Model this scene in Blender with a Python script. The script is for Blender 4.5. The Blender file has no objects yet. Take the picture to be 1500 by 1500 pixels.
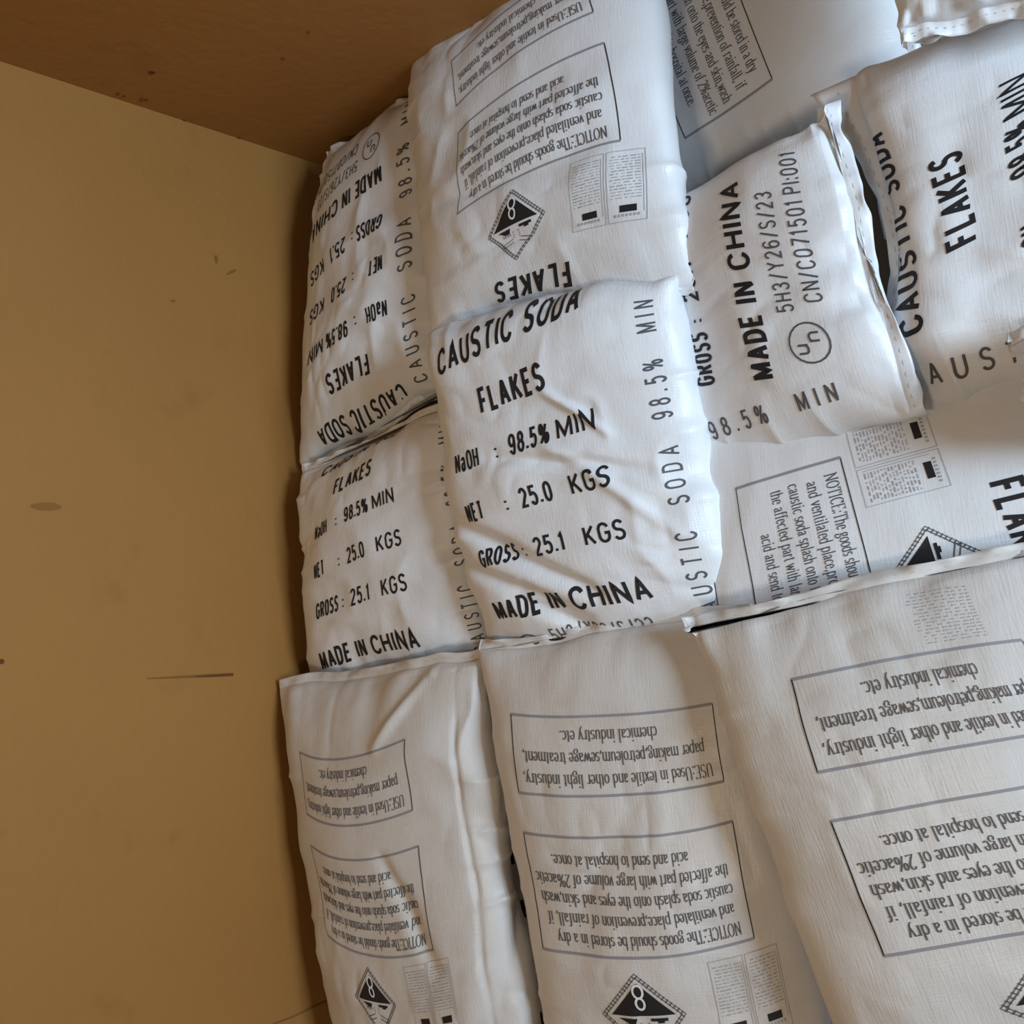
import bpy, math
import numpy as np
from mathutils import Matrix, Vector

# ------------------------------------------------------------------ camera, world, lights, exposure
SC = bpy.context.scene
COL = SC.collection
FPX, CX, CY, CAMH = 1500.0, 750.0, 750.0, 1.30     # focal length in pixels, image centre, height above the pile
NADIR = np.array([1725.0, 648.0])                  # where plumb lines meet in the photograph


def _n(v):
    return v / np.linalg.norm(v)


_g = NADIR - np.array([CX, CY])
_dn = _n(np.array([_g[0], _g[1], FPX]))
_vx = -_g * FPX * FPX / (_g @ _g)
_dx = np.array([_vx[0], _vx[1], FPX])
_dx = _n(_dx - _dn * (_dx @ _dn))
RX, RZ = -_dx, -_dn
RY = np.cross(RZ, RX)
RM = np.stack([RX, RY, RZ])                        # camera (right, down, forward) -> world


def at(px, py, z):
    """world point at height z that the photograph shows at pixel (px, py)"""
    d = RM @ np.array([px - CX, py - CY, FPX])
    t = (z - CAMH) / d[2]
    return np.array([0, 0, CAMH]) + t * d


def at_x(px, py, x):
    d = RM @ np.array([px - CX, py - CY, FPX])
    return np.array([0, 0, CAMH]) + d * (x / d[0])


def at_y(px, py, y):
    d = RM @ np.array([px - CX, py - CY, FPX])
    return np.array([0, 0, CAMH]) + d * (y / d[1])


cam_d = bpy.data.cameras.new('camera')
cam_d.sensor_width = 36.0
cam_d.lens = 36.0 * FPX / 1500.0
cam_d.clip_start = 0.02
cam = bpy.data.objects.new('camera', cam_d)
COL.objects.link(cam)
right, down, fwd = RM[:, 0], RM[:, 1], RM[:, 2]
cam.matrix_world = Matrix(((right[0], -down[0], -fwd[0], 0), (right[1], -down[1], -fwd[1], 0),
                           (right[2], -down[2], -fwd[2], CAMH), (0, 0, 0, 1)))
SC.camera = cam

SC.view_settings.view_transform = 'Standard'
SC.view_settings.look = 'None'
SC.view_settings.exposure = 0.0
SC.view_settings.gamma = 1.0
SC.view_settings.use_curve_mapping = False

world = bpy.data.worlds.new('world')
SC.world = world
world.use_nodes = True
bg = world.node_tree.nodes['Background']
bg.inputs[0].default_value = (0.75, 0.87, 1.0, 1)
bg.inputs[1].default_value = 1.0

# room
X_WALL = at(389, 700, -0.16)[0]
Y_BACK = at_x(480, 245, X_WALL)[1]
X_RIGHT, Y_FRONT, Z_FLOOR, Z_CEIL = 2.2, -3.0, -0.465, 2.5


def area(name, loc, target, sx, sy, power, color):
    d = bpy.data.lights.new(name, 'AREA')
    d.shape = 'RECTANGLE'
    d.size, d.size_y, d.energy, d.color = sx, sy, power, color
    o = bpy.data.objects.new(name, d)
    o.location = loc
    o.rotation_euler = (Vector(target) - Vector(loc)).to_track_quat('-Z', 'Y').to_euler()
    COL.objects.link(o)
    return o


WIN_Y0, WIN_Y1, WIN_Z0, WIN_Z1 = -0.10, 0.76, 0.80, 1.75
area('daylight_through_window', (X_RIGHT - 0.02, (WIN_Y0 + WIN_Y1) / 2, (WIN_Z0 + WIN_Z1) / 2), (0.0, 0.05, 0.0),
     WIN_Y1 - WIN_Y0, WIN_Z1 - WIN_Z0, 106, (0.62, 0.82, 1.0))
area('ceiling_fill', (-0.5, -0.9, Z_CEIL - 0.06), (-0.5, -0.9, 0), 0.35, 0.35, 12, (1.0, 0.83, 0.62))  # added warm fill, unseen, to lift the back wall and left side


# ------------------------------------------------------------------ materials
def mat(name):
    m = bpy.data.materials.new(name)
    m.use_nodes = True
    return m, m.node_tree, m.node_tree.nodes['Principled BSDF']


def node(nt, kind, **kw):
    n = nt.nodes.new(kind)
    for k, v in kw.items():
        setattr(n, k, v)
    return n


def wall_material(name, c0, c1):
    m, nt, b = mat(name)
    tc = node(nt, 'ShaderNodeTexCoord')
    n1 = node(nt, 'ShaderNodeTexNoise')
    n1.inputs['Scale'].default_value = 1.6
    n1.inputs['Detail'].default_value = 5
    n2 = node(nt, 'ShaderNodeTexNoise')
    n2.inputs['Scale'].default_value = 9
    n2.inputs['Detail'].default_value = 6
    nt.links.new(tc.outputs['Object'], n1.inputs['Vector'])
    nt.links.new(tc.outputs['Object'], n2.inputs['Vector'])
    r = node(nt, 'ShaderNodeValToRGB')
    r.color_ramp.elements[0].position = 0.3
    r.color_ramp.elements[1].position = 0.72
    r.color_ramp.elements[0].color = (*c0, 1)
    r.color_ramp.elements[1].color = (*c1, 1)
    nt.links.new(n1.outputs['Fac'], r.inputs['Fac'])
    # small grubby blotches
    r2 = node(nt, 'ShaderNodeValToRGB')
    r2.color_ramp.elements[0].position = 0.62
    r2.color_ramp.elements[1].position = 0.8
    r2.color_ramp.elements[0].color = (0, 0, 0, 1)
    r2.color_ramp.elements[1].color = (0.45, 0.45, 0.45, 1)
    nt.links.new(n2.outputs['Fac'], r2.inputs['Fac'])
    mx = node(nt, 'ShaderNodeMix', data_type='RGBA')
    nt.links.new(r2.outputs['Color'], mx.inputs[0])
    nt.links.new(r.outputs['Color'], mx.inputs[6])
    mx.inputs[7].default_value = (c0[0] * 0.72, c0[1] * 0.68, c0[2] * 0.62, 1)
    nt.links.new(mx.outputs[2], b.inputs['Base Color'])
    b.inputs['Roughness'].default_value = 0.62
    b.inputs['Specular IOR Level'].default_value = 0.25
    n3 = node(nt, 'ShaderNodeTexNoise')
    n3.inputs['Scale'].default_value = 45
    n3.inputs['Detail'].default_value = 5
    nt.links.new(tc.outputs['Object'], n3.inputs['Vector'])
    bp = node(nt, 'ShaderNodeBump')
    bp.inputs['Strength'].default_value = 0.12
    bp.inputs['Distance'].default_value = 0.01
    nt.links.new(n3.outputs['Fac'], bp.inputs['Height'])
    nt.links.new(bp.outputs['Normal'], b.inputs['Normal'])
    return m


M_WALL = wall_material('cream_yellow_paint', (0.330, 0.156, 0.040), (0.370, 0.178, 0.048))
M_CEIL = wall_material('ceiling_paint', (0.45, 0.40, 0.32), (0.50, 0.45, 0.36))
M_FLOOR = wall_material('cement_floor', (0.30, 0.25, 0.20), (0.36, 0.31, 0.25))


def sack_material(name, base, dirt, amount):
    m, nt, b = mat(name)
    uv = node(nt, 'ShaderNodeUVMap')
    uv.uv_map = 'cloth'
    tc = node(nt, 'ShaderNodeTexCoord')
    nz = node(nt, 'ShaderNodeTexNoise')
    nz.inputs['Scale'].default_value = 7
    nz.inputs['Detail'].default_value = 7
    nz.inputs['Roughness'].default_value = 0.65
    nt.links.new(tc.outputs['Object'], nz.inputs['Vector'])
    r = node(nt, 'ShaderNodeValToRGB')
    r.color_ramp.elements[0].position = 0.52
    r.color_ramp.elements[1].position = 0.78
    r.color_ramp.elements[0].color = (0, 0, 0, 1)
    r.color_ramp.elements[1].color = (amount, amount, amount, 1)
    nt.links.new(nz.outputs['Fac'], r.inputs['Fac'])
    mx = node(nt, 'ShaderNodeMix', data_type='RGBA')
    mx.inputs[6].default_value = (*base, 1)
    mx.inputs[7].default_value = (*dirt, 1)
    nt.links.new(r.outputs['Color'], mx.inputs[0])
    nt.links.new(mx.outputs[2], b.inputs['Base Color'])
    b.inputs['Roughness'].default_value = 0.36
    b.inputs['Specular IOR Level'].default_value = 0.45
    # tape weave: fine streaks along the cloth both ways, plus soft crinkle
    h = None
    for sx, sy, k in ((420, 30, 0.5), (30, 420, 0.35), (26, 26, 0.9)):
        mp = node(nt, 'ShaderNodeMapping')
        mp.inputs['Scale'].default_value = (sx, sy, 1)
        nt.links.new(uv.outputs['UV'], mp.inputs['Vector'])
        w = node(nt, 'ShaderNodeTexNoise')
        w.inputs['Scale'].default_value = 1
        w.inputs['Detail'].default_value = 3
        nt.links.new(mp.outputs['Vector'], w.inputs['Vector'])
        mu = node(nt, 'ShaderNodeMath', operation='MULTIPLY')
        mu.inputs[1].default_value = k
        nt.links.new(w.outputs['Fac'], mu.inputs[0])
        if h is None:
            h = mu
        else:
            ad = node(nt, 'ShaderNodeMath', operation='ADD')
            nt.links.new(h.outputs[0], ad.inputs[0])
            nt.links.new(mu.outputs[0], ad.inputs[1])
            h = ad
    bp = node(nt, 'ShaderNodeBump')
    bp.inputs['Strength'].default_value = 0.35
    bp.inputs['Distance'].default_value = 0.003
    nt.links.new(h.outputs[0], bp.inputs['Height'])
    nt.links.new(bp.outputs['Normal'], b.inputs['Normal'])
    return m


M_SACK = sack_material('white_woven_plastic', (0.78, 0.80, 0.84), (0.64, 0.59, 0.52), 0.22)
M_DUSTY = sack_material('dusty_woven_plastic', (0.65, 0.635, 0.625), (0.52, 0.47, 0.41), 0.5)


def flat_material(name, c, rough=0.55):
    m, nt, b = mat(name)
    b.inputs['Base Color'].default_value = (*c, 1)
    b.inputs['Roughness'].default_value = rough
    b.inputs['Specular IOR Level'].default_value = 0.3
    return m


M_INK = flat_material('black_ink', (0.018, 0.018, 0.022))
M_FINE = flat_material('dark_grey_ink', (0.10, 0.10, 0.115))
M_RULE = flat_material('grey_ink', (0.30, 0.30, 0.33))
M_FAINT = flat_material('faint_grey_ink', (0.40, 0.41, 0.44))
M_THREAD = flat_material('sewing_thread', (0.56, 0.53, 0.49), 0.8)
M_DARKTHREAD = flat_material('dark_thread', (0.10, 0.09, 0.09), 0.8)
M_SPOT = flat_material('rust_brown_mark', (0.15, 0.05, 0.02), 0.9)
M_SMUDGE = flat_material('brown_smudge', (0.22, 0.105, 0.032), 0.9)
M_SMEAR = flat_material('faint_brown_smear', (0.27, 0.125, 0.034), 0.9)
for _m in (M_SPOT, M_SMUDGE, M_SMEAR):
    _m.node_tree.nodes['Principled BSDF'].inputs['Specular IOR Level'].default_value = 0.1
M_FRAME = flat_material('window_frame_paint', (0.35, 0.30, 0.24), 0.5)


# ------------------------------------------------------------------ small helpers
def link_mesh(name, verts, faces, material, parent=None, smooth=True):
    me = bpy.data.meshes.new(name)
    me.from_pydata([tuple(map(float, v)) for v in verts], [], [tuple(map(int, f)) for f in faces])
    me.materials.append(material)
    if smooth:
        me.polygons.foreach_set('use_smooth', [True] * len(me.polygons))
    me.update()
    o = bpy.data.objects.new(name, me)
    COL.objects.link(o)
    if parent is not None:
        o.parent = parent
    return o


def box_vf(a, b):
    (x0, y0, z0), (x1, y1, z1) = a, b
    v = [(x0, y0, z0), (x1, y0, z0), (x1, y1, z0), (x0, y1, z0), (x0, y0, z1), (x1, y0, z1), (x1, y1, z1), (x0, y1, z1)]
    f = [(0, 3, 2, 1), (4, 5, 6, 7), (0, 1, 5, 4), (1, 2, 6, 5), (2, 3, 7, 6), (3, 0, 4, 7)]
    return v, f


def boxes(name, bl, m, parent=None):
    V, Fc = [], []
    for a, b in bl:
        v, f = box_vf(a, b)
        Fc += [tuple(i + len(V) for i in q) for q in f]
        V += v
    return link_mesh(name, V, Fc, m, parent, smooth=False)


# ------------------------------------------------------------------ room shell
T = 0.12
Y_B, Y_F = Y_BACK, Y_FRONT
for nm, bl, m in (
        ('floor', [((X_WALL - T, Y_F - T, Z_FLOOR - T), (X_RIGHT + T, Y_B + T, Z_FLOOR))], M_FLOOR),
        ('ceiling', [((X_WALL - T, Y_F - T, Z_CEIL), (X_RIGHT + T, Y_B + T, Z_CEIL + T))], M_CEIL),
        ('wall_left', [((X_WALL - T, Y_F - T, Z_FLOOR), (X_WALL, Y_B + T, Z_CEIL))], M_WALL),
        ('wall_back', [((X_WALL, Y_B, Z_FLOOR), (X_RIGHT + T, Y_B + T, Z_CEIL))], M_WALL),
        ('wall_front', [((X_WALL, Y_F - T, Z_FLOOR), (X_RIGHT + T, Y_F, Z_CEIL))], M_WALL),
        ('wall_right', [((X_RIGHT, Y_F, Z_FLOOR), (X_RIGHT + T, WIN_Y0, Z_CEIL)),
                        ((X_RIGHT, WIN_Y1, Z_FLOOR), (X_RIGHT + T, Y_B, Z_CEIL)),
                        ((X_RIGHT, WIN_Y0, Z_FLOOR), (X_RIGHT + T, WIN_Y1, WIN_Z0)),
                        ((X_RIGHT, WIN_Y0, WIN_Z1), (X_RIGHT + T, WIN_Y1, Z_CEIL))], M_WALL)):
    o = boxes(nm, bl, m)
    o['kind'] = 'structure'
w = 0.04
o = boxes('window_1', [((X_RIGHT + 0.03, WIN_Y0, WIN_Z0), (X_RIGHT + 0.08, WIN_Y0 + w, WIN_Z1)),
                       ((X_RIGHT + 0.03, WIN_Y1 - w, WIN_Z0), (X_RIGHT + 0.08, WIN_Y1, WIN_Z1)),
                       ((X_RIGHT + 0.03, WIN_Y0 + w, WIN_Z0), (X_RIGHT + 0.08, WIN_Y1 - w, WIN_Z0 + w)),
                       ((X_RIGHT + 0.03, WIN_Y0 + w, WIN_Z1 - w), (X_RIGHT + 0.08, WIN_Y1 - w, WIN_Z1))], M_FRAME)
o['kind'] = 'structure'


def wall_mark(name, pts, m, x_wall=None, y_wall=None, half=1.5, lift=.0008):
    """a thin flat mark on a wall along a pixel polyline; half = half width in pixels (list or number)"""
    hw = half if isinstance(half, (list, tuple)) else [half] * len(pts)
    L, R = [], []
    for i, (px, py) in enumerate(pts):
        a = pts[max(0, i - 1)]
        b = pts[min(len(pts) - 1, i + 1)]
        d = _n(np.array([b[0] - a[0], b[1] - a[1]], float))
        nn = np.array([-d[1], d[0]])
        for S, sg in ((L, 1), (R, -1)):
            q = np.array([px, py]) + nn * hw[i] * sg
            S.append(at_x(q[0], q[1], X_WALL + lift) if x_wall else at_y(q[0], q[1], Y_BACK - lift))
    V = L + R
    k = len(pts)
    Fc = [(i, i + 1, k + i + 1, k + i) for i in range(k - 1)]
    return link_mesh(name, V, Fc, m, bpy.data.objects['wall_left' if x_wall else 'wall_back'], smooth=False)


wall_mark('rust_streak', [(215, 994), (260, 992), (300, 990), (342, 988)], M_SMUDGE, True, half=[0.8, 1.6, 2.4, 2.4])
wall_mark('nail_mark', [(285, 991), (310, 990), (342, 988)], M_SPOT, True, half=[0.4, 1.4, 2.0], lift=.0016)
wall_mark('nail_mark', [(-2, 969), (3, 969), (6, 970)], M_SPOT, True, half=[3, 4, 2.5])
wall_mark('brown_smear', [(45, 741), (60, 742), (78, 742), (90, 743)], M_SMEAR, True, half=[2, 6, 6, 2])
wall_mark('dirt_spot', [(316, 374), (317, 380), (317, 386)], M_SMUDGE, True, half=[2, 2.5, 1])
wall_mark('dirt_spot', [(332, 402), (340, 398), (346, 395)], M_SMUDGE, True, half=[1, 2.5, 1])
wall_mark('dirt_spot', [(251, 440), (254, 441), (257, 441)], M_SMUDGE, True, half=[1, 2, 1])
wall_mark('dirt_spot', [(217, 106), (222, 107), (227, 107)], M_SPOT, None, True, half=[1, 2.6, 1])
wall_mark('dirt_spot', [(348, 211), (350, 208), (352, 204)], M_SPOT, None, True, half=[1, 2.2, 1])
wall_mark('dirt_spot', [(411, 86), (414, 86), (417, 87)], M_SMUDGE, None, True, half=[1, 2.2, 1])
wall_mark('dirt_spot', [(449, 48), (452, 48), (454, 49)], M_SMUDGE, None, True, half=[1, 2.2, 1])
for q in ((172, 143, 2.6), (181, 146, 1.6), (207, 151, 3.0), (214, 152, 1.8), (269, 183, 3.0), (349, 208, 2), (432, 240, 2.4), (388, 222, 1.6)):
    wall_mark('dirt_spot', [(q[0] - 3, q[1] - 5), (q[0], q[1] - 5), (q[0] + 3, q[1] - 4)], M_SMUDGE, None, True, half=[1, q[2], 1])
wall_mark('brown_line', [(400, 1500), (430, 1489), (465, 1472), (510, 1452)], M_SMUDGE, True, half=[1.2, 1.6, 1.6, 1.2])  # thin brown line slanting across the wall at lower left


# ------------------------------------------------------------------ stroke lettering
def A(cx, cy, rx, ry, a0, a1):
    k = max(3, int(abs(a1 - a0) / 18))
    return [(cx + rx * math.cos(math.radians(a0 + (a1 - a0) * i / k)),
             cy + ry * math.sin(math.radians(a0 + (a1 - a0) * i / k))) for i in range(k + 1)]


# sans capitals on a unit box (0..1 wide, 0..1 high); value = (width factor, strokes)
SANS = {
    'A': (1.05, [[(0, 0), (.5, 1), (1, 0)], [(.18, .32), (.82, .32)]]),
    'C': (1.0, [A(.5, .68, .5, .32, 15, 180) + A(.5, .32, .5, .32, 180, 345)]),
    'D': (1.0, [[(0, 0), (0, 1), (.45, 1)] + A(.45, .66, .55, .34, 90, 0) + A(.45, .34, .55, .34, 0, -90) + [(0, 0)]]),
    'E': (.85, [[(1, 1), (0, 1), (0, 0), (1, 0)], [(0, .52), (.9, .52)]]),
    'F': (.8, [[(0, 0), (0, 1), (1, 1)], [(0, .5), (.9, .5)]]),
    'G': (1.05, [A(.5, .68, .5, .32, 20, 180) + A(.5, .32, .5, .32, 180, 360) + [(1, .48), (.58, .48)]]),
    'H': (1.0, [[(0, 0), (0, 1)], [(1, 0), (1, 1)], [(0, .52), (1, .52)]]),
    'I': (.0, [[(.5, 0), (.5, 1)]]),
    'K': (1.0, [[(0, 0), (0, 1)], [(.95, 1), (0, .36)], [(.3, .57), (1, 0)]]),
    'L': (.8, [[(0, 1), (0, 0), (1, 0)]]),
    'M': (1.25, [[(0, 0), (0, 1), (.5, .1), (1, 1), (1, 0)]]),
    'N': (1.0, [[(0, 0), (0, 1), (1, 0), (1, 1)]]),
    'O': (1.05, [A(.5, .66, .5, .34, 0, 180) + A(.5, .34, .5, .34, 180, 360) + [(1, .66)]]),
    'P': (.9, [[(0, 0), (0, 1), (.55, 1)] + A(.55, .74, .45, .26, 90, -90) + [(0, .48)]]),
    'R': (1.0, [[(0, 0), (0, 1), (.55, 1)] + A(.55, .75, .42, .25, 90, -90) + [(0, .5)], [(.5, .5), (1, 0)]]),
    'S': (.95, [A(.5, .76, .46, .24, 20, 250) + [(.62, .5)] + A(.5, .25, .5, .25, 62, -160)]),
    'T': (.95, [[(0, 1), (1, 1)], [(.5, 1), (.5, 0)]]),
    'U': (1.0, [[(0, 1), (0, .34)] + A(.5, .34, .5, .34, 180, 360) + [(1, 1)]]),
    'Y': (1.0, [[(0, 1), (.5, .5), (1, 1)], [(.5, .5), (.5, 0)]]),
    'a': (.8, [A(.48, .52, .42, .2, 160, 0) + [(.9, .0)], A(.45, .2, .42, .2, 75, 300) + [(.9, .2)]]),
    'u': (.85, [[(0, .72), (0, .2)] + A(.45, .2, .45, .2, 180, 330) + [(.95, .25)], [(.95, .72), (.95, 0)]]),
    'n': (.85, [[(0, 0), (0, .72)], [(0, .5)] + A(.48, .5, .47, .22, 160, 0) + [(.95, 0)]]),
    '0': (.9, [A(.5, .66, .5, .34, 0, 180) + A(.5, .34, .5, .34, 180, 360) + [(1, .66)]]),
    '1': (.5, [[(0, .78), (.6, 1), (.6, 0)]]),
    '2': (.9, [A(.5, .72, .48, .28, 165, -20) + [(.0, 0), (1, 0)]]),
    '3': (.9, [A(.45, .75, .45, .25, 160, -80) + [(.35, .52)] + A(.45, .26, .5, .26, 80, -160)]),
    '5': (.9, [[(.95, 1), (.12, 1), (.06, .5)] + A(.48, .32, .5, .32, 140, -155)]),
    '6': (.9, [A(.5, .68, .5, .32, 25, 180) + A(.5, .3, .5, .3, 180, 540)]),
    '7': (.9, [[(0, 1), (1, 1), (.35, 0)]]),
    '8': (.9, [A(.5, .76, .42, .24, 0, 360), A(.5, .27, .5, .27, 0, 360)]),
    '9': (.9, [A(.5, .7, .5, .3, 0, 360) + A(.5, .32, .5, .32, 0, -155)]),
    '%': (1.5, [A(.17, .76, .17, .24, 0, 360), A(.83, .24, .17, .24, 0, 360), [(.22, 0), (.78, 1)]]),
    ':': (.0, [[(.5, .0), (.5, .15)], [(.5, .55), (.5, .7)]]),
    '.': (.0, [[(.5, 0), (.5, .15)]]),
    '/': (.7, [[(0, -.05), (1, 1.05)]]),
}

X = .66   # serif x height


def sf(x, y, k=.11):
    return [(x - k, y), (x + k, y)]


def arch(x0, x1):
    return [(x0, X - .2)] + A((x0 + x1) / 2 + .01, X - .2, (x1 - x0) / 2 - .01, .2, 150, 0) + [(x1, 0)]


# serif letters, absolute units of cap height; value = (advance, strokes)
SERIF = {
    'a': (.48, [A(.21, .48, .13, .17, 165, 0) + [(.34, .1), (.40, .02), (.46, .05)],
                [(.34, .38), (.16, .30), (.07, .17), (.12, .03), (.22, .03), (.34, .13)]]),
    'b': (.54, [[(.04, 1), (.1, 1), (.1, 0)], A(.28, .32, .19, .33, 150, -150)]),
    'c': (.45, [A(.24, .33, .18, .33, 45, 320)]),
    'd': (.54, [[(.34, 1), (.41, 1), (.41, .04), (.48, .02)], A(.24, .32, .18, .33, 30, 330)]),
    'e': (.46, [[(.07, .38), (.39, .38)] + A(.23, .33, .17, .33, 9, 320)]),
    'f': (.34, [[(.15, 0), (.15, .82)] + A(.25, .82, .1, .18, 180, 40), sf(.17, X, .15), sf(.15, 0)]),
    'g': (.5, [A(.22, .46, .14, .2, 0, 360), [(.34, .6), (.46, .63)], [(.14, .27), (.10, .14), (.38, .08), (.43, -.08), (.3, -.27),
              (.1, -.27), (.04, -.14), (.12, .02)]]),
    'h': (.54, [[(.04, 1), (.1, 1), (.1, 0)], sf(.1, 0), arch(.1, .41), sf(.41, 0)]),
    'i': (.28, [[(.06, X), (.14, X), (.14, 0)], sf(.14, 0), [(.13, .86), (.13, .98)]]),
    'k': (.54, [[(.04, 1), (.1, 1), (.1, 0)], sf(.1, 0), [(.4, X), (.12, .3)], [(.2, .38), (.44, 0)], sf(.42, 0, .09), sf(.38, X, .09)]),
    'l': (.28, [[(.06, 1), (.14, 1), (.14, 0)], sf(.14, 0)]),
    'm': (.82, [[(.04, X), (.1, X), (.1, 0)], sf(.1, 0), arch(.1, .40), sf(.40, 0), arch(.40, .70), sf(.70, 0)]),
    'n': (.54, [[(.04, X), (.1, X), (.1, 0)], sf(.1, 0), arch(.1, .41), sf(.41, 0)]),
    'o': (.5, [A(.24, .33, .19, .33, 0, 360)]),
    'p': (.54, [[(.04, X), (.1, X), (.1, -.3)], sf(.1, -.3), A(.28, .33, .19, .33, 150, -150)]),
    'r': (.38, [[(.04, X), (.1, X), (.1, 0)], sf(.1, 0), [(.1, .42)] + A(.26, .48, .14, .17, 160, 50)]),
    's': (.40, [A(.19, .49, .13, .17, 30, 235) + [(.24, .3)] + A(.19, .17, .14, .17, 50, -150)]),
    't': (.32, [[(.14, .85), (.14, .1)] + A(.22, .1, .08, .1, 180, 320), sf(.16, X, .13)]),
    'u': (.54, [[(.04, X), (.1, X), (.1, .18)] + A(.24, .18, .14, .18, 180, 340) + [(.41, .2)], [(.35, X), (.41, X), (.41, .03), (.48, .02)]]),
    'v': (.48, [[(.06, X), (.23, 0), (.40, X)], sf(.07, X, .08), sf(.39, X, .07)]),
    'w': (.70, [[(.06, X), (.2, 0), (.34, X), (.48, 0), (.63, X)], sf(.07, X, .08), sf(.62, X, .07)]),
    'x': (.48, [[(.07, X), (.40, 0)], [(.40, X), (.07, 0)], sf(.09, X, .08), sf(.38, 0, .08), sf(.38, X, .07), sf(.08, 0, .07)]),
    'y': (.48, [[(.06, X), (.24, 0)], [(.40, X), (.2, -.14), (.1, -.3), (.04, -.26)], sf(.07, X, .08), sf(.39, X, .07)]),
    'U': (.72, [[(.12, 1), (.12, .3)] + A(.35, .3, .23, .3, 180, 360) + [(.58, 1)], sf(.12, 1), sf(.58, 1)]),
    'S': (.56, [A(.27, .75, .19, .25, 25, 240) + [(.33, .47)] + A(.27, .25, .21, .25, 55, -155)]),
    'E': (.62, [[(.12, 0), (.12, 1)], [(.04, 1), (.52, 1), (.52, .86)], [(.04, 0), (.55, 0), (.55, .16)], [(.12, .52), (.40, .52)]]),
    'N': (.74, [[(.12, 0), (.12, 1), (.60, 0), (.60, 1)], sf(.12, 0), sf(.60, 1), sf(.08, 1, .08)]),
    'O': (.72, [A(.35, .5, .28, .5, 0, 360)]),
    'T': (.62, [[(.05, .84), (.05, 1), (.55, 1), (.55, .84)], [(.3, 1), (.3, 0)], sf(.3, 0)]),
    'I': (.34, [[(.16, 0), (.16, 1)], sf(.16, 0), sf(.16, 1)]),
    'C': (.66, [A(.34, .5, .27, .5, 40, 320), [(.56, .78), (.56, 1)]]),
    ':': (.28, [[(.12, .0), (.12, .13)], [(.12, .48), (.12, .61)]]),
    '.': (.26, [[(.1, .0), (.1, .13)]]),
    ',': (.26, [[(.11, .12), (.12, 0), (.05, -.14)]]),
    '%': (.85, [A(.19, .74, .12, .24, 0, 360), A(.62, .26, .12, .24, 0, 360), [(.2, 0), (.62, 1)]]),
    '2': (.5, [A(.23, .72, .17, .28, 160, -25) + [(.05, .02), (.42, .02), (.42, .1)]]),
}


class Ink:
    """flat pattern of stroke ribbons in metres on the cloth: x across (0 = middle of the face), y along (0 = lower end)"""

    def __init__(self):
        self.v, self.f, self.mi, self.m = [], [], [], 0

    def stroke(self, pts, w, thin=None, step=0.004, split=0.0035):
        P = [np.array(pts[0], float)]
        for q in pts[1:]:
            q = np.array(q, float)
            d = np.linalg.norm(q - P[-1])
            if d < 1e-6:
                continue
            k = max(1, int(math.ceil(d / step)))
            a = P[-1]
            P += [a + (q - a) * (i + 1) / k for i in range(k)]
        if len(P) < 2:
            return
        P = np.array(P)
        n = len(P)
        closed = np.linalg.norm(P[0] - P[-1]) < 1e-6
        D = np.diff(P, axis=0)
        D /= np.linalg.norm(D, axis=1)[:, None]
        cols = max(1, int(math.ceil(w / split)))
        base = len(self.v)
        for i in range(n):
            a = D[i - 1] if i > 0 else (D[-1] if closed else D[0])
            b = D[i] if i < n - 1 else (D[0] if closed else D[-1])
            na, nb = np.array([-a[1], a[0]]), np.array([-b[1], b[0]])
            m = na + nb
            l = np.linalg.norm(m)
            m = na if l < 0.5 else m / l
            c = max(0.55, m @ na)
            t = a + b
            t = t / (np.linalg.norm(t) + 1e-9)
            ww = w if thin is None else thin + (w - thin) * abs(t[1]) ** 1.3
            for j in range(cols + 1):
                self.v.append(P[i] + m * (ww / c) * (j / cols - 0.5))
        for i in range(n - 1):
            for j in range(cols):
                p = base + i * (cols + 1) + j
                self.f.append((p, p + cols + 1, p + cols + 2, p + 1))
                self.mi.append(self.m)

    def poly_fill(self, fn, x0, x1, y0, y1, step=0.004):
        """fill rows between fn(y) -> (xa, xb)"""
        k = max(1, int(math.ceil((y1 - y0) / step)))
        m = max(1, int(math.ceil((x1 - x0) / step)))
        base = len(self.v)
        for i in range(k + 1):
            y = y0 + (y1 - y0) * i / k
            a, b = fn(y)
            for j in range(m + 1):
                self.v.append(np.array([a + (b - a) * j / m, y]))
        for i in range(k):
            for j in range(m):
                p = base + i * (m + 1) + j
                self.f.append((p, p + 1, p + m + 2, p + m + 1))
                self.mi.append(self.m)

    def rect(self, x0, y0, x1, y1):
        self.poly_fill(lambda y: (x0, x1), x0, x1, y0, y1)

    def sans(self, text, x0, x1, y, cap, w, gap=.30, space=.6, italic=0.0):
        """fit text between x0 and x1 (metres), baseline y"""
        tot = 0
        for ch in text:
            tot += space if ch == ' ' else SANS[ch][0] + gap
        tot -= gap
        wd = w
        n_let = sum(ch != ' ' for ch in text)
        unit = (x1 - x0 - wd * n_let) / max(.01, tot)
        x = x0
        for ch in text:
            if ch == ' ':
                x += space * unit
                continue
            cw, st = SANS[ch]
            gw = cw * unit
            for s in st:
                pts = [(x + wd / 2 + (px * gw if cw > 0 else 0) + italic * py * cap, y + wd / 2 + py * (cap - wd)) for px, py in s]
                self.stroke(pts, w)
            x += gw + wd + gap * unit

    def serif(self, text, x0, x1, y, cap, w, thin):
        adv = sum(.30 if c == ' ' else SERIF[c][0] for c in text)
        ux = (x1 - x0) / adv
        x = x0
        for ch in text:
            if ch == ' ':
                x += .30 * ux
                continue
            a, st = SERIF[ch]
            for s in st:
                self.stroke([(x + px * ux, y + py * cap) for px, py in s], w, thin, step=0.0035, split=0.004)
            x += a * ux


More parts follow.
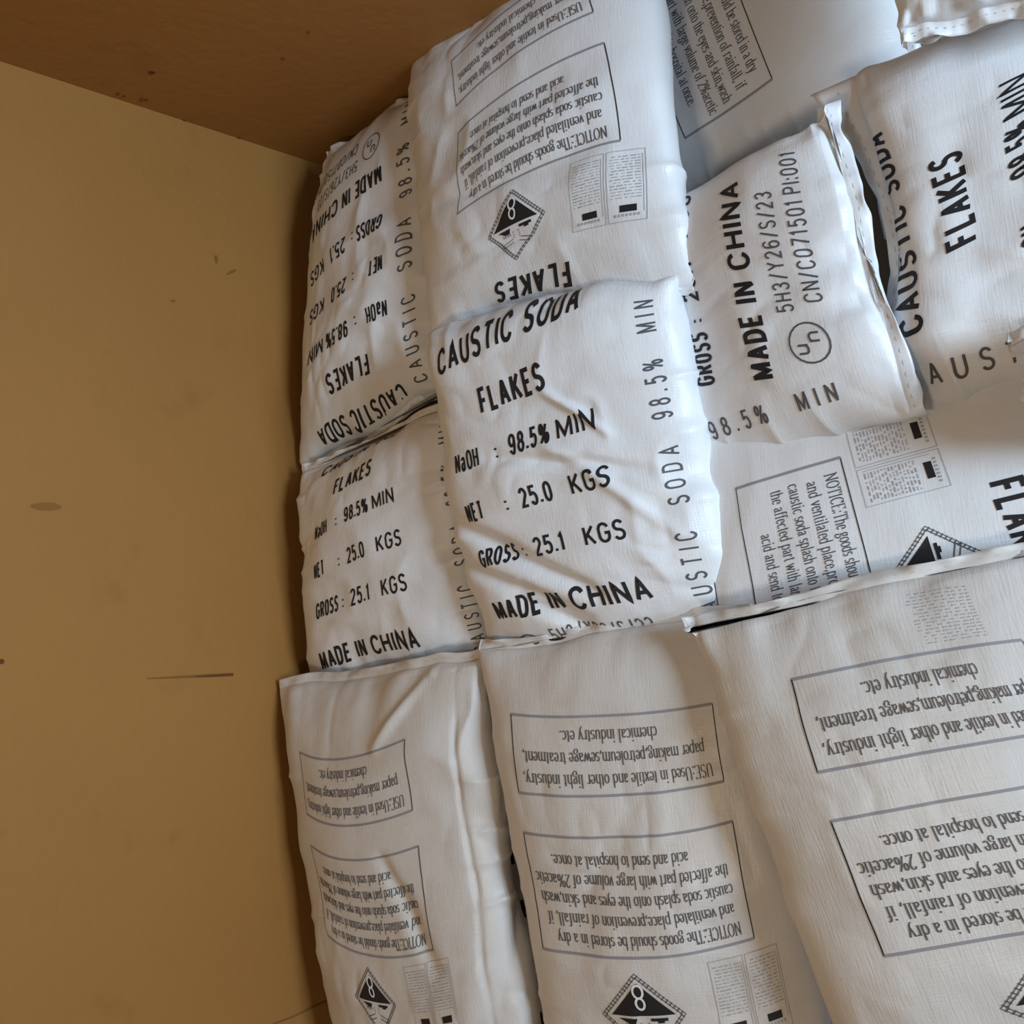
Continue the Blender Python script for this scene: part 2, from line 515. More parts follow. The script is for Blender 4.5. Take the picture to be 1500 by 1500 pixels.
# ---- front print (y measured down from the sewn top end: use negative y, shifted later)
def word(*args, **kw):
    k = Ink()
    k.sans(*args, **kw)
    return k


def front_inks():
    wt = .0046
    words = [word('CAUSTIC', -.140, .022, -.080, .036, .0058), word('SODA', .042, .140, -.080, .036, .0058),
             word('FLAKES', -.066, .066, -.161, .040, .0064),
             word('MADE', -.142, -.052, -.499, .037, .0062), word('IN', -.036, -.006, -.499, .037, .0062),
             word('CHINA', .012, .142, -.499, .037, .0062)]
    for y, a, ax, b, bx, c, cx, colon in (
            (-.220, 'NaOH', (-.140, -.086), '98.5%', (-.022, .055), 'MIN', (.068, .135), -.052),
            (-.304, 'NET', (-.140, -.100), '25.0', (-.022, .036), 'KGS', (.070, .138), -.052),
            (-.385, 'GROSS', (-.140, -.066), '25.1', (-.022, .036), 'KGS', (.070, .138), -.052)):
        words += [word(a, *ax, y - .016, .032, wt if a != 'NaOH' else .0040), word(b, *bx, y - .016, .032, wt),
                  word(c, *cx, y - .016, .032, wt), word(':', colon, colon + wt, y - .014, .026, wt)]
    marks = [word('5H3/Y26/S/23', -.055, .120, -.549, .026, .0026, gap=.42),
             word('CN/C071501 PI:001', -.045, .180, -.592, .026, .0026, gap=.42)]
    circ = Ink()
    circ.stroke(A(-.100, -.558, .028, .028, 0, 360), .0024)
    circ.sans('u', -.116, -.101, -.557, .022, .0030)
    circ.sans('n', -.100, -.085, -.575, .022, .0030)
    return words, marks, circ


def side_inks():
    out, x = [], 0
    for wd_, ln in (('CAUSTIC', .185), ('SODA', .110), ('98.5%', .112), ('MIN', .062)):
        out.append(word(wd_, x, x + ln, 0, .030, .0036, gap=1.1))
        x += ln + .052
    return out, x - .052


# ---- back print (y measured up from the sewn lower end)
def back_inks(swap):
    frames, notice, use = [], Ink(), Ink()
    for y0, y1, x0, x1 in ((.105, .225, -.165, .165), (.287, .462, -.168, .168)):
        k = Ink()
        k.m = 1 if swap else 0                      # along the lines of print
        for yy in (y0, y1):
            k.stroke([(x0, yy), (x1, yy)], .0016 if swap else .0040)
        k.m = 0 if swap else 1
        for xx in (x0, x1):
            k.stroke([(xx, y0), (xx, y1)], .0040 if swap else .0016)
        frames.append(k)
    for i, (tx, a, b) in enumerate((('NOTICE:The goods should be stored in a dry', -.150, .138),
                                    ('and ventilated place,prevention of rainfall, if', -.146, .150),
                                    ('caustic soda splash onto the eyes and skin,wash', -.150, .156),
                                    ('the affected part with large volume of 2%acetic', -.148, .160),
                                    ('acid and send to hospital at once.', -.090, .128))):
        notice.serif(tx, a, b, .432 - i * .0292, .0190, .0018, .0007)
    for i, (tx, a, b) in enumerate((('USE:Used in textile and other light industry,', -.150, .152),
                                    ('paper making,petroleum,sewage treatment,', -.142, .150),
                                    ('chemical industry etc.', -.068, .088))):
        use.serif(tx, a, b, .193 - i * .0335, .0200, .0018, .0007)
    # hazard diamond: black lower half with an 8, corrosion picture above
    dia, dia_l = Ink(), Ink()
    cx, cy, r = .024, .548, .058
    r2 = r * .86
    eight = A(0, .0105, .0062, .0085, 0, 360), A(0, -.0075, .0072, .0095, 0, 360)
    hw = lambda y: r2 - abs(y)
    dia.poly_fill(lambda y: (cx - hw(y - cy), cx + hw(y - cy)), cx - r2, cx + r2, cy - r2, cy - .001)
    # corrosion picture: two tilted tubes, drops, a bar being eaten and a hand
    for tx, sg in ((-.015, 1), (.015, -1)):
        a = np.array([cx + tx - .012 * sg, cy + .033])
        b = np.array([cx + tx + .008 * sg, cy + .026])
        d = _n(b - a)
        nn = np.array([-d[1], d[0]]) * .0036
        dia_l.stroke([a + nn, b + nn], .0014)
        dia_l.stroke([a - nn, b - nn], .0014)
        dia_l.stroke([a + nn, a - nn], .0014)
        for k in range(3):
            yy = cy + .021 - .0045 * k
            dia_l.stroke([(cx + tx + .009 * sg, yy), (cx + tx + .009 * sg, yy - .0025)], .0014)
    dia.rect(cx - .036, cy + .003, cx - .010, cy + .0075)
    dia.rect(cx - .030, cy + .0075, cx - .020, cy + .0105)
    dia.poly_fill(lambda y: (cx + .010 + (y - cy - .003) * .5, cx + .038 - (y - cy - .003) * 1.8), cx + .01, cx + .038, cy + .003, cy + .011)
    for k in range(4):
        dia_l.stroke([(cx + .014 + k * .005, cy + .011), (cx + .013 + k * .005, cy + .0155)], .0016)
    # outline, dashed rim
    for rr, ww in ((r, .0012), (r * 1.10, .0010)):
        dia_l.stroke([(cx, cy + rr), (cx + rr, cy), (cx, cy - rr), (cx - rr, cy), (cx, cy + rr)], ww)
    for sx, sy in ((1, 1), (1, -1), (-1, 1), (-1, -1)):
        for k in range(13):
            t = (k + .5) / 13
            p = np.array([cx + sx * r * 1.05 * t, cy + sy * r * 1.05 * (1 - t)])
            dn = np.array([sx, sy]) / math.sqrt(2) * .0035
            dia_l.stroke([p - dn, p + dn], .0016)
    num = Ink()
    for e in eight:
        num.stroke([(cx + p[0], cy - .030 + p[1]) for p in e], .0032)
    # specification label: pale frame, rows of tiny print, black bars
    lab, bars = Ink(), []
    lx, ly = -.202, .480
    lw, lh = .118, .118
    for i in range(2):
        ax = lx + i * lw / 2
        lab.stroke([(ax, ly), (ax + lw / 2 - .004, ly), (ax + lw / 2 - .004, ly + lh), (ax, ly + lh), (ax, ly)], .0009)
        lab.stroke([(ax + .004, ly + .008), (ax + .004, ly + lh - .014)], .0008)
        rs = np.random.RandomState(5 + i)
        for row in range(15):
            yy = ly + .010 + row * .0050
            xx = ax + .007
            while xx < ax + lw / 2 - .011:
                ln = rs.uniform(.002, .009)
                lab.stroke([(xx, yy), (min(xx + ln, ax + lw / 2 - .009), yy)], .0017 if rs.rand() < .6 else .0010)
                xx += ln + rs.uniform(.0015, .005)
        bars.append(Ink())
        bars[-1].rect(ax + .014, ly + lh - .026, ax + .038, ly + lh - .015)
        xx = ax + .010
        for k in range(7):
            lab.stroke([(xx, ly + lh - .010), (xx + .003, ly + lh - .010)], .004)
            xx += .0055
    flakes, caustic = Ink(), Ink()
    flakes.sans('FLAKES', -.078, .078, .640, .046, .0074)
    caustic.sans('CAUSTIC SODA', -.145, .145, .712, .036, .0058)
    return dict(frames=frames, notice=notice, use=use, dia=dia, dia_l=dia_l, num=num, lab=lab, bars=bars, flakes=flakes, caustic=caustic)


FRONT_WORDS, FRONT_MARKS, FRONT_CIRCLE = front_inks()
SIDE_WORDS, SIDE_LEN = side_inks()
BACK = {False: back_inks(False), True: back_inks(True)}


# ------------------------------------------------------------------ noise on arrays
def _hash(ix, iy, seed):
    h = (ix.astype(np.int64) * 374761393 + iy.astype(np.int64) * 668265263 + seed * 974711) & 0x7fffffff
    h = ((h ^ (h >> 13)) * 1274126177) & 0x7fffffff
    return ((h ^ (h >> 16)) & 0xffff) / 65535.0


def vnoise(x, y, seed):
    x0, y0 = np.floor(x), np.floor(y)
    fx, fy = x - x0, y - y0
    fx = fx * fx * fx * (fx * (fx * 6 - 15) + 10)
    fy = fy * fy * fy * (fy * (fy * 6 - 15) + 10)
    a, b = _hash(x0, y0, seed), _hash(x0 + 1, y0, seed)
    c, d = _hash(x0, y0 + 1, seed), _hash(x0 + 1, y0 + 1, seed)
    return ((a * (1 - fx) + b * fx) * (1 - fy) + (c * (1 - fx) + d * fx) * fy) * 2 - 1


def fbm(x, y, seed, o=3):
    s, a = 0, 1.0
    for k in range(o):
        s = s + a * vnoise(x * 2 ** k, y * 2 ** k, seed + 17 * k)
        a *= .5
    return s / 1.75


def ridge(x, y, seed, p=3):
    return np.clip(1 - np.abs(vnoise(x, y, seed)) * 1.6, 0, 1) ** p


# ------------------------------------------------------------------ sacks
C_FLAT = 0.98          # girth of a sack in metres
GROUPS = dict(group='caustic soda sacks in the pile')
SACKS, DBG, PRINT = [], {}, {}
# how each sack's print drifts and stretches on its cloth (PRINT-TABLE)
PRINT.update({
    'E': (-0.0364, -0.0783, -0.0682, -0.0411, 0.0517, 0.1478, -0.0492, 0.0696, 0.1909, 0.3917, -0.0434, 0.2733),
    'B': (-0.0028, -0.1346, 0.031, -0.2528, -0.2675, -0.1138, 0.0198, 0.0467, 0.2718, 0.293, -0.273, -0.5724),
    'A': (0.019, -0.1225, -0.0665, -0.2209, 0.0644, 0.1081, 0.0121, 0.006, 0.0641, -0.1504, 0.2302, 0.0879),
    'C': (0.0379, -0.2703, -0.018, -0.1131, -0.3825, -0.0529, 0.0018, -0.1216, -0.0689, -0.3604, -0.6469, 0.0309),
    'D': (-0.0278, -0.2437, 0.012, 0.3162, -0.3254, 0.3828, 0.0028, 0.1221, 0.0718, -0.1456, 0.4932, 0.0295),
    'F': (-0.0109, -0.0158, 0.0161, 0.0795, 0.6268, -0.0175, 0.0153, 0.0798, 0.0355, 0.3915, -0.2909, 0.0912),
    'G': (-0.0532, -0.1402, -0.0907, 0.5082, 0.8482, -0.0807, 0.0026, -0.0814, 0.038, -0.0972, 0.1049, -0.0136),
    'H': (-0.0156, -0.2958, -0.1082, -0.1464, -0.2881, 0.0378, -0.1454, 0.0331, 0.004, 0.4818, -0.1379, -0.0025),
    'I': (0.0784, 0.1564, 0.2766, 0.4838, -0.1828, 0.0216, 0.0016, -0.0796, 0.0517, -0.2354, -0.0688, 0.2105),
    'J': (0.0972, -0.3008, -0.641, 0.7832, -0.5343, 1.1349, 0.0035, -0.0865, 0.3624, 0.5625, -0.063, -0.7643),
    'K': (0.0196, -0.2032, -0.0717, -0.0502, 0.0172, -0.2605, -0.037, 0.0944, 0.3291, 0.0638, -0.0029, 0.2096),
})


def sack(label, side, corners, z, world=None, t=.135, L=.70, seed=1, rough=1.0, drop=(0, 0, 0, 0), print_at=(0,) * 12, key=None, side_s=.20, side_y=0.0, hem=(1, 1),
         swap=False, sides=(1, 1), material=None, creases=(), plain=False, nS=290, nV=210, bow=(0, 0), dirty_label=False, hem_w=.016,
         name='caustic_soda_sack', sq=2.5, endk=(3.2, 3.2), flap=None, n_exp=.55):
    """corners: pixels of the lying sack's own top-left, top-right, bottom-right, bottom-left as its print reads;
    z: heights of those corners; drop: how far the top end, bottom end, left and right edges sag"""
    material = material or M_SACK
    K = world or [at(px, py, zz) for (px, py), zz in zip(corners, z)]
    z = [q[2] for q in K]
    TL, TR, BR, BL = K
    cen = sum(K) / 4
    base = np.array([cen[0], cen[1], min(z) - t / 2])
    root = bpy.data.objects.new(name, None)
    root.empty_display_size = .1
    root.location = base
    COL.objects.link(root)
    root['label'] = label
    root['category'] = 'sack'
    root['group'] = GROUPS['group']

    # ---- the cloth as a grid over girth angle and length
    sgrid = np.linspace(-1, 1, nS + 1)              # girth: 0 = middle of the printed face, +-.5 = edges
    vgrid = np.sin(np.linspace(-1, 1, nV + 1) * math.pi / 2 * .82) / math.sin(math.pi / 2 * .82)
    # equal arc table on a superellipse
    th = np.linspace(0, math.pi, 721)
    aw, bw = .215, t / 2
    ex = np.sign(np.sin(th)) * np.abs(np.sin(th)) ** (2 / sq)
    ez = np.sign(np.cos(th)) * np.abs(np.cos(th)) ** (2 / sq)
    ds = np.hypot(np.diff(ex * aw), np.diff(ez * bw))
    cum = np.concatenate([[0], np.cumsum(ds)])
    cum /= cum[-1]
    ux = np.interp(np.abs(sgrid), cum, ex) * np.sign(sgrid)
    uz = np.interp(np.abs(sgrid), cum, ez)
    V = vgrid[None, :] * np.ones((nS + 1, 1))
    UX = ux[:, None] * np.ones((1, nV + 1))
    UZ = uz[:, None] * np.ones((1, nV + 1))
    S = sgrid[:, None] * np.ones((1, nV + 1)) * C_FLAT / 2
    Yc = (V + 1) / 2 * L
    ek = np.where(V > 0, endk[0], endk[1])
    prof = np.clip(1 - np.abs(V) ** ek, 0, 1) ** n_exp
    prof = np.maximum(prof, .018)
    # plan position: bilinear with gently bowed edges
    bulge = 1 + bow[0] * (1 - V ** 2) + .025 * np.abs(V) ** 8
    U = UX * bulge
    a = (U + 1) / 2
    b = (V + 1) / 2
    P = (TL[None, None] * ((1 - a) * b)[..., None] + TR[None, None] * (a * b)[..., None]
         + BR[None, None] * (a * (1 - b))[..., None] + BL[None, None] * ((1 - a) * (1 - b))[..., None])
    # end edges wander a little, as sewn cloth does
    e_len = _n((TL + TR - BL - BR) / 2)
    wob = .010 * vnoise(S * 9 + 3.1, V * 0 + seed, seed) * np.abs(V) ** 6
    P = P + e_len * (wob * np.sign(V))[..., None]
    sag = (-drop[0] * np.clip((V - .35) / .65, 0, 1) ** 2 - drop[1] * np.clip((-V - .35) / .65, 0, 1) ** 2
           - drop[2] * np.clip((-UX - .1) / .9, 0, 1) ** 2 - drop[3] * np.clip((UX - .1) / .9, 0, 1) ** 2)
    # wavy hem ends
    sag = sag + .010 * rough * fbm(S * 11, V * 0 + 7.7 + seed, seed + 3) * np.abs(V) ** 10
    eu, ev = _n((TR + BR - TL - BL) / 2), e_len
    nrm = _n(np.cross(eu, ev))
    top = (UZ * prof * t / 2)
    P = P + nrm * top[..., None]
    P[..., 2] += sag

    def grid_normals(Q):
        du = np.gradient(Q, axis=0)
        dv = np.gradient(Q, axis=1)
        n = np.cross(du, dv)
        l = np.linalg.norm(n, axis=2, keepdims=True)
        return n / np.maximum(l, 1e-9)
    Nn = grid_normals(P)
    # ---- wrinkles
    endd = (1 - np.abs(V)) * L / 2
    x, y = S, Yc
    r1 = math.radians(35 + 40 * math.sin(seed * 2.3))
    xr, yr = x * math.cos(r1) + y * math.sin(r1), -x * math.sin(r1) + y * math.cos(r1)
    wx = fbm(x * 4, y * 4, seed + 40) * .06
    def fold(xx, yy, sd, soft=.02):                  # sharp creases where the noise changes sign
        return np.sqrt(vnoise(xx, yy, sd) ** 2 + soft) - .35
    m1 = np.clip(fbm(x * 3, y * 3, seed + 8) * 1.2 + .55, 0, 1)
    m2 = np.clip(fbm(x * 4 + 9, y * 4, seed + 9) * 1.3 + .40, 0, 1)
    h = .0070 * fbm(x * 4.5, y * 4.5, seed)
    h -= .0130 * fold((xr + wx) * 5.0, (yr + wx) * 2.4, seed + 5, .006) * m1
    h += .0120 * fold((yr + wx) * 6.0, (xr - wx) * 2.7, seed + 6, .006) * m2
    h -= .0050 * fold((x + wx * 1.5) * 13, (y + wx) * 9, seed + 11, .008) * m1
    h += .0030 * fold((x - wx) * 24, (y + wx * 2) * 19, seed + 12, .010) * m2
    # pleats fanning out of the sewn ends, crumple at the edges
    h += .0055 * vnoise(x * 26 + wx * 20, y * 3, seed + 20) * np.exp(-endd / .055) * np.clip(endd / .012, 0, 1)
    edge = np.exp(-((np.abs(S) - C_FLAT / 4) / .055) ** 2)
    h += .0050 * edge * ridge(y * 13 + wx * 12, x * 5, seed + 22, 2) * np.clip(endd / .02, 0, 1)
    h *= rough
    for (s0, y0, s1, y1, wd, hh) in creases:         # hand placed folds: line on the cloth, width, height
        d = np.array([s1 - s0, y1 - y0])
        l2 = d @ d
        tt = np.clip(((x - s0) * d[0] + (y - y0) * d[1]) / l2, 0, 1)
        dist = np.hypot(x - s0 - tt * d[0] + wx * .25, y - y0 - tt * d[1] + wx * .25)
        h += hh * np.exp(-(dist / wd) ** 2) * (np.sin(np.pi * np.clip(tt * .9 + .05, 0, 1)) ** .5)
    P = P + Nn * h[..., None]
    P[0] = P[-1] = (P[0] + P[-1]) / 2
    Nn = grid_normals(P)

    # ---- body mesh
    W1 = nV + 1
    idx = np.arange((nS + 1) * W1).reshape(nS + 1, W1)
    idx[-1] = idx[0]
    verts = (P[:-1] - base).reshape(-1, 3)
    q = np.stack([idx[:-1, :-1], idx[1:, :-1], idx[1:, 1:], idx[:-1, 1:]], -1).reshape(-1, 4)
    me = bpy.data.meshes.new('sack_body')
    ends = [list(map(int, idx[:-1, 0][::-1])), list(map(int, idx[:-1, -1]))]
    me.from_pydata([tuple(v) for v in verts.tolist()], [], [tuple(f) for f in q.tolist()] + [tuple(e) for e in ends])
    uvl = me.uv_layers.new(name='cloth')
    li = np.zeros(len(me.loops), dtype=np.int32)
    me.loops.foreach_get('vertex_index', li)
    uvs = np.stack([S[:-1].reshape(-1)[li], Yc[:-1].reshape(-1)[li]], -1).astype(np.float32)
    uvl.data.foreach_set('uv', uvs.reshape(-1))
    me.materials.append(material)
    me.polygons.foreach_set('use_smooth', [True] * len(me.polygons))
    me.update()
    body = bpy.data.objects.new('sack_body', me)
    COL.objects.link(body)
    body.parent = root

    # ---- mapping flat print onto the cloth
    def project(pts, lift=.0008):
        pts = np.asarray(pts)
        fs = (pts[:, 0] / (C_FLAT / 2) + 1) / 2 * nS
        vv = np.clip(pts[:, 1] / L * 2 - 1, -.998, .998)
        fv = np.interp(vv, vgrid, np.arange(nV + 1))
        i = np.clip(np.floor(fs).astype(int), 0, nS - 1)
        j = np.clip(np.floor(fv).astype(int), 0, nV - 1)
        fi, fj = (fs - i)[:, None], (fv - j)[:, None]

        def lerp(G):
            return (G[i, j] * (1 - fi) * (1 - fj) + G[i + 1, j] * fi * (1 - fj) + G[i + 1, j + 1] * fi * fj + G[i, j + 1] * (1 - fi) * fj)
        return lerp(P) + lerp(Nn) * lift - base

    def warp(x_, y_=None):
        if y_ is None:
            x_, y_ = x_
        e_ = y_ - L / 2
        q = (1, x_, e_, x_ * e_, x_ * x_, e_ * e_)
        return (x_ + sum(c * k for c, k in zip(print_at[:6], q)), y_ + sum(c * k for c, k in zip(print_at[6:], q)))
    DBG[key] = (lambda pts: project(pts) + base, L, side)

    def ink(nm, k, m, fn, lift=.0008, lab=None):
        if not k.v:
            return None
        pv = np.array(k.v)
        fl = np.array([fn(p) for p in pv])
        ok = (fl[:, 1] > .006) & (fl[:, 1] < L - .006) & (np.abs(fl[:, 0]) < C_FLAT / 2)
        keep = [i_ for i_, q_ in enumerate(k.f) if ok[list(q_)].all()]
        fc = [k.f[i_] for i_ in keep]     # print past the sewn end does not exist
        if not fc:
            return None
        used = sorted({i_ for q_ in fc for i_ in q_})
        re_ = {u_: i_ for i_, u_ in enumerate(used)}
        o = link_mesh(nm, project(fl[used], lift), [tuple(re_[i_] for i_ in q_) for q_ in fc], m if not isinstance(m, tuple) else m[0], root, smooth=True)
        if isinstance(m, tuple):
            o.data.materials.append(m[1])
            o.data.polygons.foreach_set('material_index', [k.mi[i_] for i_ in keep])
        if lab:
            o['label'] = lab
        return o
    if not plain:
        if side == 'front':
            f = lambda p: warp(p[0], L + p[1])
            for k in FRONT_WORDS:
                ink('lettering', k, M_INK, f)
            for k in FRONT_MARKS:
                ink('packing_mark', k, M_FINE, f)
            ink('circle_mark', FRONT_CIRCLE, M_FINE, f)
            for k in SIDE_WORDS:
                if sides[1]:
                    ink('side_lettering', k, M_FINE, lambda p: (side_s - p[1], .02 + side_y + p[0] * (L - .06) / SIDE_LEN))
                if sides[0]:
                    ink('side_lettering', k, M_FINE, lambda p: (-side_s + p[1], L - .02 + side_y - p[0] * (L - .06) / SIDE_LEN))
        else:
            B = BACK[swap]
            f = warp
            for k in B['frames']:
                ink('text_frame', k, (M_RULE, M_INK), f)
            ink('notice_text', B['notice'], M_FINE, f)
            ink('usage_text', B['use'], M_FINE, f)
            d = ink('hazard_diamond', B['dia'], M_INK, f, lab='black and white corrosive hazard diamond')
            for nm, k_, m, lf in (('diamond_outline', 'dia_l', M_FINE, .0008), ('diamond_numeral', 'num', M_SACK, .0014)):
                o = ink(nm, B[k_], m, f, lf)
                if o and d:
                    o.parent = d
            l = ink('specification_label', B['lab'], M_FAINT, f)
            for k in B['bars']:
                o = ink('label_bar', k, M_INK, f)
                if o and l:
                    o.parent = l
            ink('lettering', B['flakes'], M_INK, f)
            ink('lettering', B['caustic'], M_INK, f)
            if dirty_label:
                k = Ink()
                rs = np.random.RandomState(3)
                for row in range(16):
                    xx = -.11
                    while xx < -.01:
                        ln = rs.uniform(.002, .008)
                        k.stroke([(xx, .03 + row * .0042), (xx + ln, .03 + row * .0042)], .0012)
                        xx += ln + rs.uniform(.003, .012)
                ink('faded_label', k, M_FAINT, f)

    # ---- sewn hems: a doubled strip of cloth past each end with a line of stitches
    for which, on in ((-1, hem[0]), (1, hem[1])):
        if not on:
            continue
        jv = nV if which == 1 else 0
        i0, i1 = int(nS * .25), int(nS * .75)
        line = (P[i0:i1 + 1, jv] + P[(np.arange(i0, i1 + 1) + nS // 2 - 2 * (np.arange(i0, i1 + 1) - nS // 2)) % nS, jv]) / 2
        line = P[i0:i1 + 1, jv]
        n = len(line)
        rows = 6
        G = np.zeros((n, rows + 1, 3))
        tt = np.linspace(-1, 1, n)
        for r in range(rows + 1):
            k = r / rows
            ext = hem_w * k
            if flap is not None and flap[0] == which:
                ext = (hem_w + flap[1] * np.clip((tt * flap[2] - .2) / .8, 0, 1) ** 1.5) * k
            wv = .0075 * vnoise(tt * 9 + seed, tt * 0 + k * .8, seed + 60) * k
            curl = .008 * k * k * vnoise(tt * 3 + seed * 2, tt * 0, seed + 61)
            G[:, r] = line - e_len * which * .012 * (k == 0) + e_len * which * (np.ones(n) * ext)[:, None] + nrm * ((wv + curl) * (0.4 if k == 0 else 1) - .004 * k)[:, None]
        th_ = .0016
        Vv = np.concatenate([(G + nrm * th_ / 2).reshape(-1, 3), (G - nrm * th_ / 2).reshape(-1, 3)]) - base
        R1 = rows + 1
        Fc = []
        off = n * R1
        for i in range(n - 1):
            for r in range(rows):
                p = i * R1 + r
                Fc.append((p, p + R1, p + R1 + 1, p + 1))
                Fc.append((off + p, off + p + 1, off + p + R1 + 1, off + p + R1))
            p = i * R1 + rows
            Fc.append((p, p + R1, off + p + R1, off + p))
        hm = link_mesh('sewn_hem', Vv, Fc, material, root)
        # stitches: short raised dashes along the hem
        SV, SF = [], []
        Lm = (G[:, 3] * .6 + G[:, 2] * .4)
        seg = 3
        for i in range(2, n - seg - 2, seg + 2):
            a_, b_ = Lm[i], Lm[i + seg]
            d_ = _n(b_ - a_)
            sd = np.cross(nrm, d_) * .0006
            up_ = nrm * (th_ / 2 + .0007)
            lo_ = nrm * (th_ / 2 - .0004)
            k0 = len(SV)
            m_ = (a_ + b_) / 2
            for pnt, hgt in ((a_, lo_), (m_, up_), (b_, lo_)):
                SV += [pnt + sd + hgt, pnt - sd + hgt]
            SF += [(k0, k0 + 2, k0 + 3, k0 + 1), (k0 + 2, k0 + 4, k0 + 5, k0 + 3)]
        st = link_mesh('stitching', np.array(SV) - base, SF, M_THREAD, hm)
    W_ = np.linalg.norm((TR + BR - TL - BL) / 2)
    L_ = np.linalg.norm((TL + TR - BL - BR) / 2)
    SACKS.append((key, round(W_, 3), round(L_, 3)))
    return root


# image-order helper: corners given as seen (top-left, top-right, bottom-right, bottom-left) for prints that read
# upright, upside down, turned a quarter left (reading upwards) or a quarter right (reading downwards)
def seen(a, b, c, d, turn):
    k = {'up': (0, 1, 2, 3), 'down': (2, 3, 0, 1), 'left': (3, 0, 1, 2), 'right': (1, 2, 3, 0)}[turn]
    q = (a, b, c, d)
    return [q[i][:2] for i in k], [q[i][2] for i in k]


def put(label, side, turn, a, b, c, d, **kw):
    cs, zs = seen(a, b, c, d, turn)
    kw.setdefault('print_at', PRINT.get(kw.get('key'), (0,) * 12))
    return sack(label, side, cs, zs, **kw)


def span(label, side, turn, a, b, run, zf, sign=1, **kw):
    """a sack from its seen end edge a-b (pixel, pixel, height), running square to that edge"""
    A_, B_ = at(*a), at(*b)
    e = B_ - A_
    e[2] = 0
    e = _n(e)
    p = np.array([-e[1], e[0], 0]) * sign
    FA, FB = A_ + p * run, B_ + p * run
    FA[2], FB[2] = zf
    pts = [A_, FA, FB, B_]                            # as seen: top-left, top-right, bottom-right, bottom-left
    if sign < 0:
        pts = [FA, A_, B_, FB]
    k = {'up': (0, 1, 2, 3), 'down': (2, 3, 0, 1), 'left': (3, 0, 1, 2), 'right': (1, 2, 3, 0)}[turn]
    kw.setdefault('print_at', PRINT.get(kw.get('key'), (0,) * 12))
    return sack(label, side, None, None, world=[pts[i] for i in k], **kw)


# ---- lower layer, seen only through the gaps
put('half-hidden sack underneath, in the gap between the two left dusty front sacks', 'front', 'up',
    (520, 1080, -.362), (880, 1010, -.362), (1010, 1640, -.362), (640, 1700, -.362), key='low1', seed=201, L=.70, t=.20, rough=.7)
put('half-hidden sack underneath, between the middle dusty front sack and the large dusty sack', 'front', 'up',
    (905, 1010, -.362), (1330, 930, -.362), (1480, 1560, -.362), (1040, 1640, -.362), key='low2', seed=203, L=.70, t=.20, rough=.7)
put('half-hidden sack underneath the large dusty sack and the sack at the right edge', 'front', 'up',
    (1350, 900, -.362), (1800, 830, -.362), (1980, 1420, -.362), (1510, 1540, -.362), key='low3', seed=205, L=.70, t=.20, rough=.7)
put('half-hidden sack underneath the right-edge FLAKES sack', 'front', 'left',
    (1290, 160, -.362), (1760, 30, -.362), (1870, 420, -.362), (1400, 560, -.362), key='low4', seed=207, L=.70, t=.20, rough=.7)

# ---- upper layer
put('sack in the wall corner, upside-down MADE IN CHINA print, behind the other left-wall sack', 'front', 'down',
    (482, 236, -.31), (650, 105, -.24), (668, 560, -.18), (450, 688, -.26), key='A', seed=11, L=.66, t=.15, bow=(.06, 0), rough=1.2, sides=(1, 0), side_s=.165)
put('upright-print sack at the left wall, between the corner sack and a dusty sack', 'front', 'up',
    (448, 690, -.20), (665, 590, -.12), (720, 965, -.12), (466, 1020, -.20), key='B', seed=23, L=.62, rough=1.25, sides=(0, 1), side_s=.232)
put('dusty front-row sack nearest the left wall, upside-down text boxes curling over its left edge', 'back', 'down',
    (418, 1012, -.13), (704, 960, -.06), (792, 1590, -.06), (525, 1640, -.13), key='C', seed=31, L=.74, material=M_DUSTY, rough=1.2,
    creases=((-.175, .02, -.185, .40, .005, -.005), (-.185, .36, -.17, .72, .005, -.005), (-.03, .12, -.13, .02, .010, .012),
             (-.10, .50, -.02, .30, .014, -.010)))
put('back sack above the centre one, upside-down FLAKES and a whole hazard diamond', 'back', 'down',
    (605, 88, -.19), (950, -150, -.13), (1014, 415, -.07), (634, 492, -.12), key='D', seed=43, L=.74, rough=1.25, endk=(3.2, 3.2), hem_w=.010)
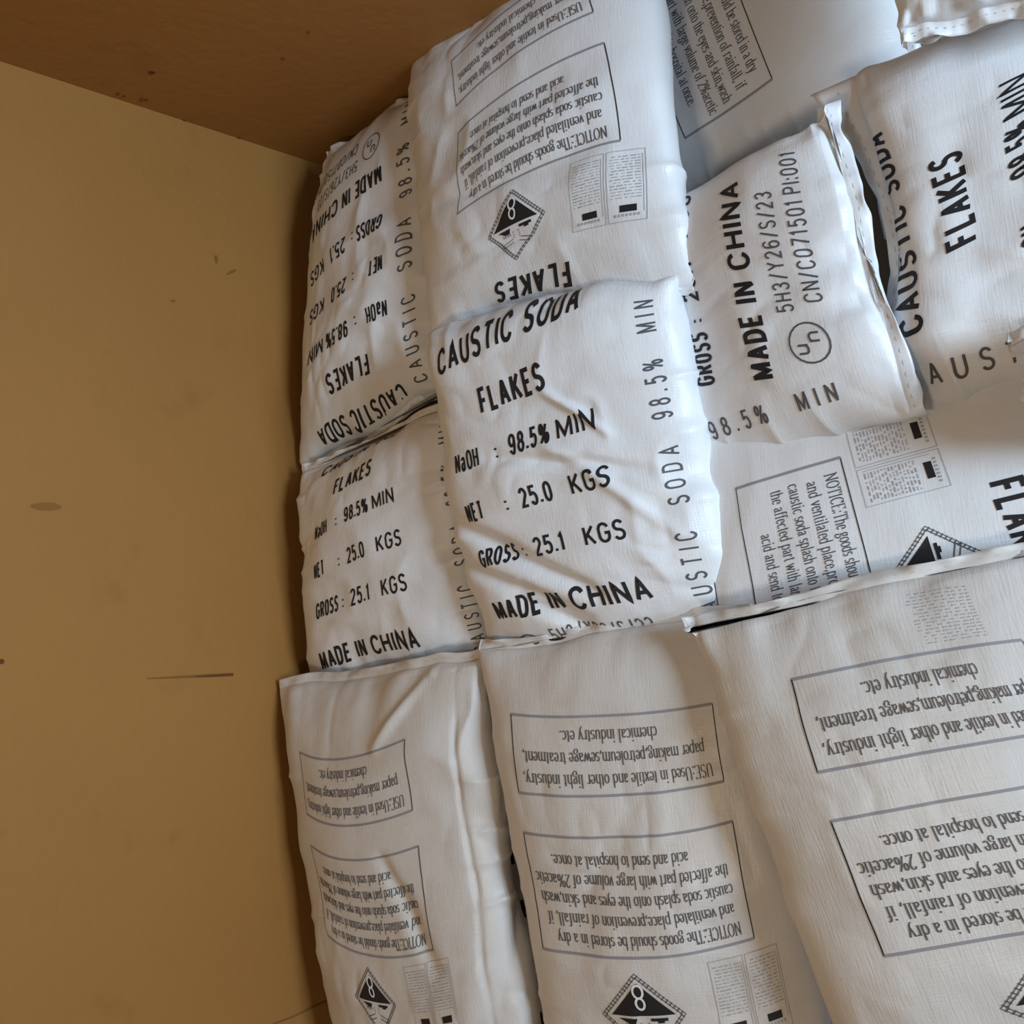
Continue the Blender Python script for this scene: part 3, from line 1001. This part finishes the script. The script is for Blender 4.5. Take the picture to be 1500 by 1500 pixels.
put('bulging centre sack with upright CAUSTIC SODA FLAKES print and 98.5% on its right shoulder', 'front', 'up',
    (640, 499, -.068), (990, 403, -.066), (1092, 925, -.08), (712, 970, -.08), key='E', seed=57, L=.66, rough=1.25, sides=(0, 1), t=.15,
    endk=(11, 4), hem=(1, 0), drop=(0, .03, 0, 0), side_s=.193,
    creases=((-.20, .30, .02, .10, .016, -.016), (-.21, .22, -.01, .06, .014, -.014), (-.10, .40, .14, .32, .013, -.010),
             (.02, .50, .10, .40, .008, .008), (-.12, .12, .0, .03, .012, -.012), (.0, .40, .17, .20, .012, .007)))
span('dusty middle sack of the front row, both upside-down text boxes complete', 'back', 'down',
     (707, 952, -.05), (822, 1580, -.06), .46, (-.05, -.06), 1, key='F', seed=61, L=.74, material=M_DUSTY, rough=.7)
put('large dusty sack at lower right, nearest the camera, upside-down text running off the frame', 'back', 'down',
    (1015, 925, .02), (1590, 792, .00), (1920, 1560, .00), (1305, 1720, .02), key='G', seed=73, L=.74, material=M_DUSTY, dirty_label=True)
span('sideways sack under the large dusty sack, NOTICE text reading downwards', 'back', 'right',
     (962, 640, -.105), (1045, 1140, -.105), .68, (-.105, -.105), 1, key='H', seed=83, L=.74, swap=True, rough=.5, t=.13)
span('sideways sack with upward MADE IN CHINA and circled mark, sewn end facing right', 'front', 'left',
     (1216, 163, -.035), (1328, 602, -.035), .58, (-.27, -.215), -1, key='I', seed=97, L=.64, t=.125, rough=1.25, sides=(1, 0), side_y=.03, side_s=.185)
span('right-edge sack with upward CAUSTIC SODA FLAKES print behind a sewn end', 'front', 'left',
     (1262, 112, -.085), (1343, 592, -.085), .66, (-.07, -.07), 1, key='J', seed=103, L=.70, rough=1.3, sides=(1, 0), flap=(1, .05, 1), endk=(9, 3.2), side_y=.02)
put('bluish sack at the back top, slanting notice text reading downwards', 'back', 'right',
    (811, -59, -.27), (1213, -321, -.26), (1340, 120, -.25), (920, 330, -.27), key='K', seed=113, L=.74, swap=True, rough=.5)
put('crumpled blank sack end poking in at the top right corner', 'back', 'down',
    (1290, -380, .02), (1600, -430, .02), (1640, -50, .02), (1320, 58, .02), key='L', seed=127, L=.6, plain=True, rough=1.5)
put('blank sack corner just poking in at the right edge', 'front', 'up',
    (1486, 508, .03), (1840, 420, .03), (1900, 600, .03), (1508, 600, .03), key='N', seed=131, L=.6, plain=True)
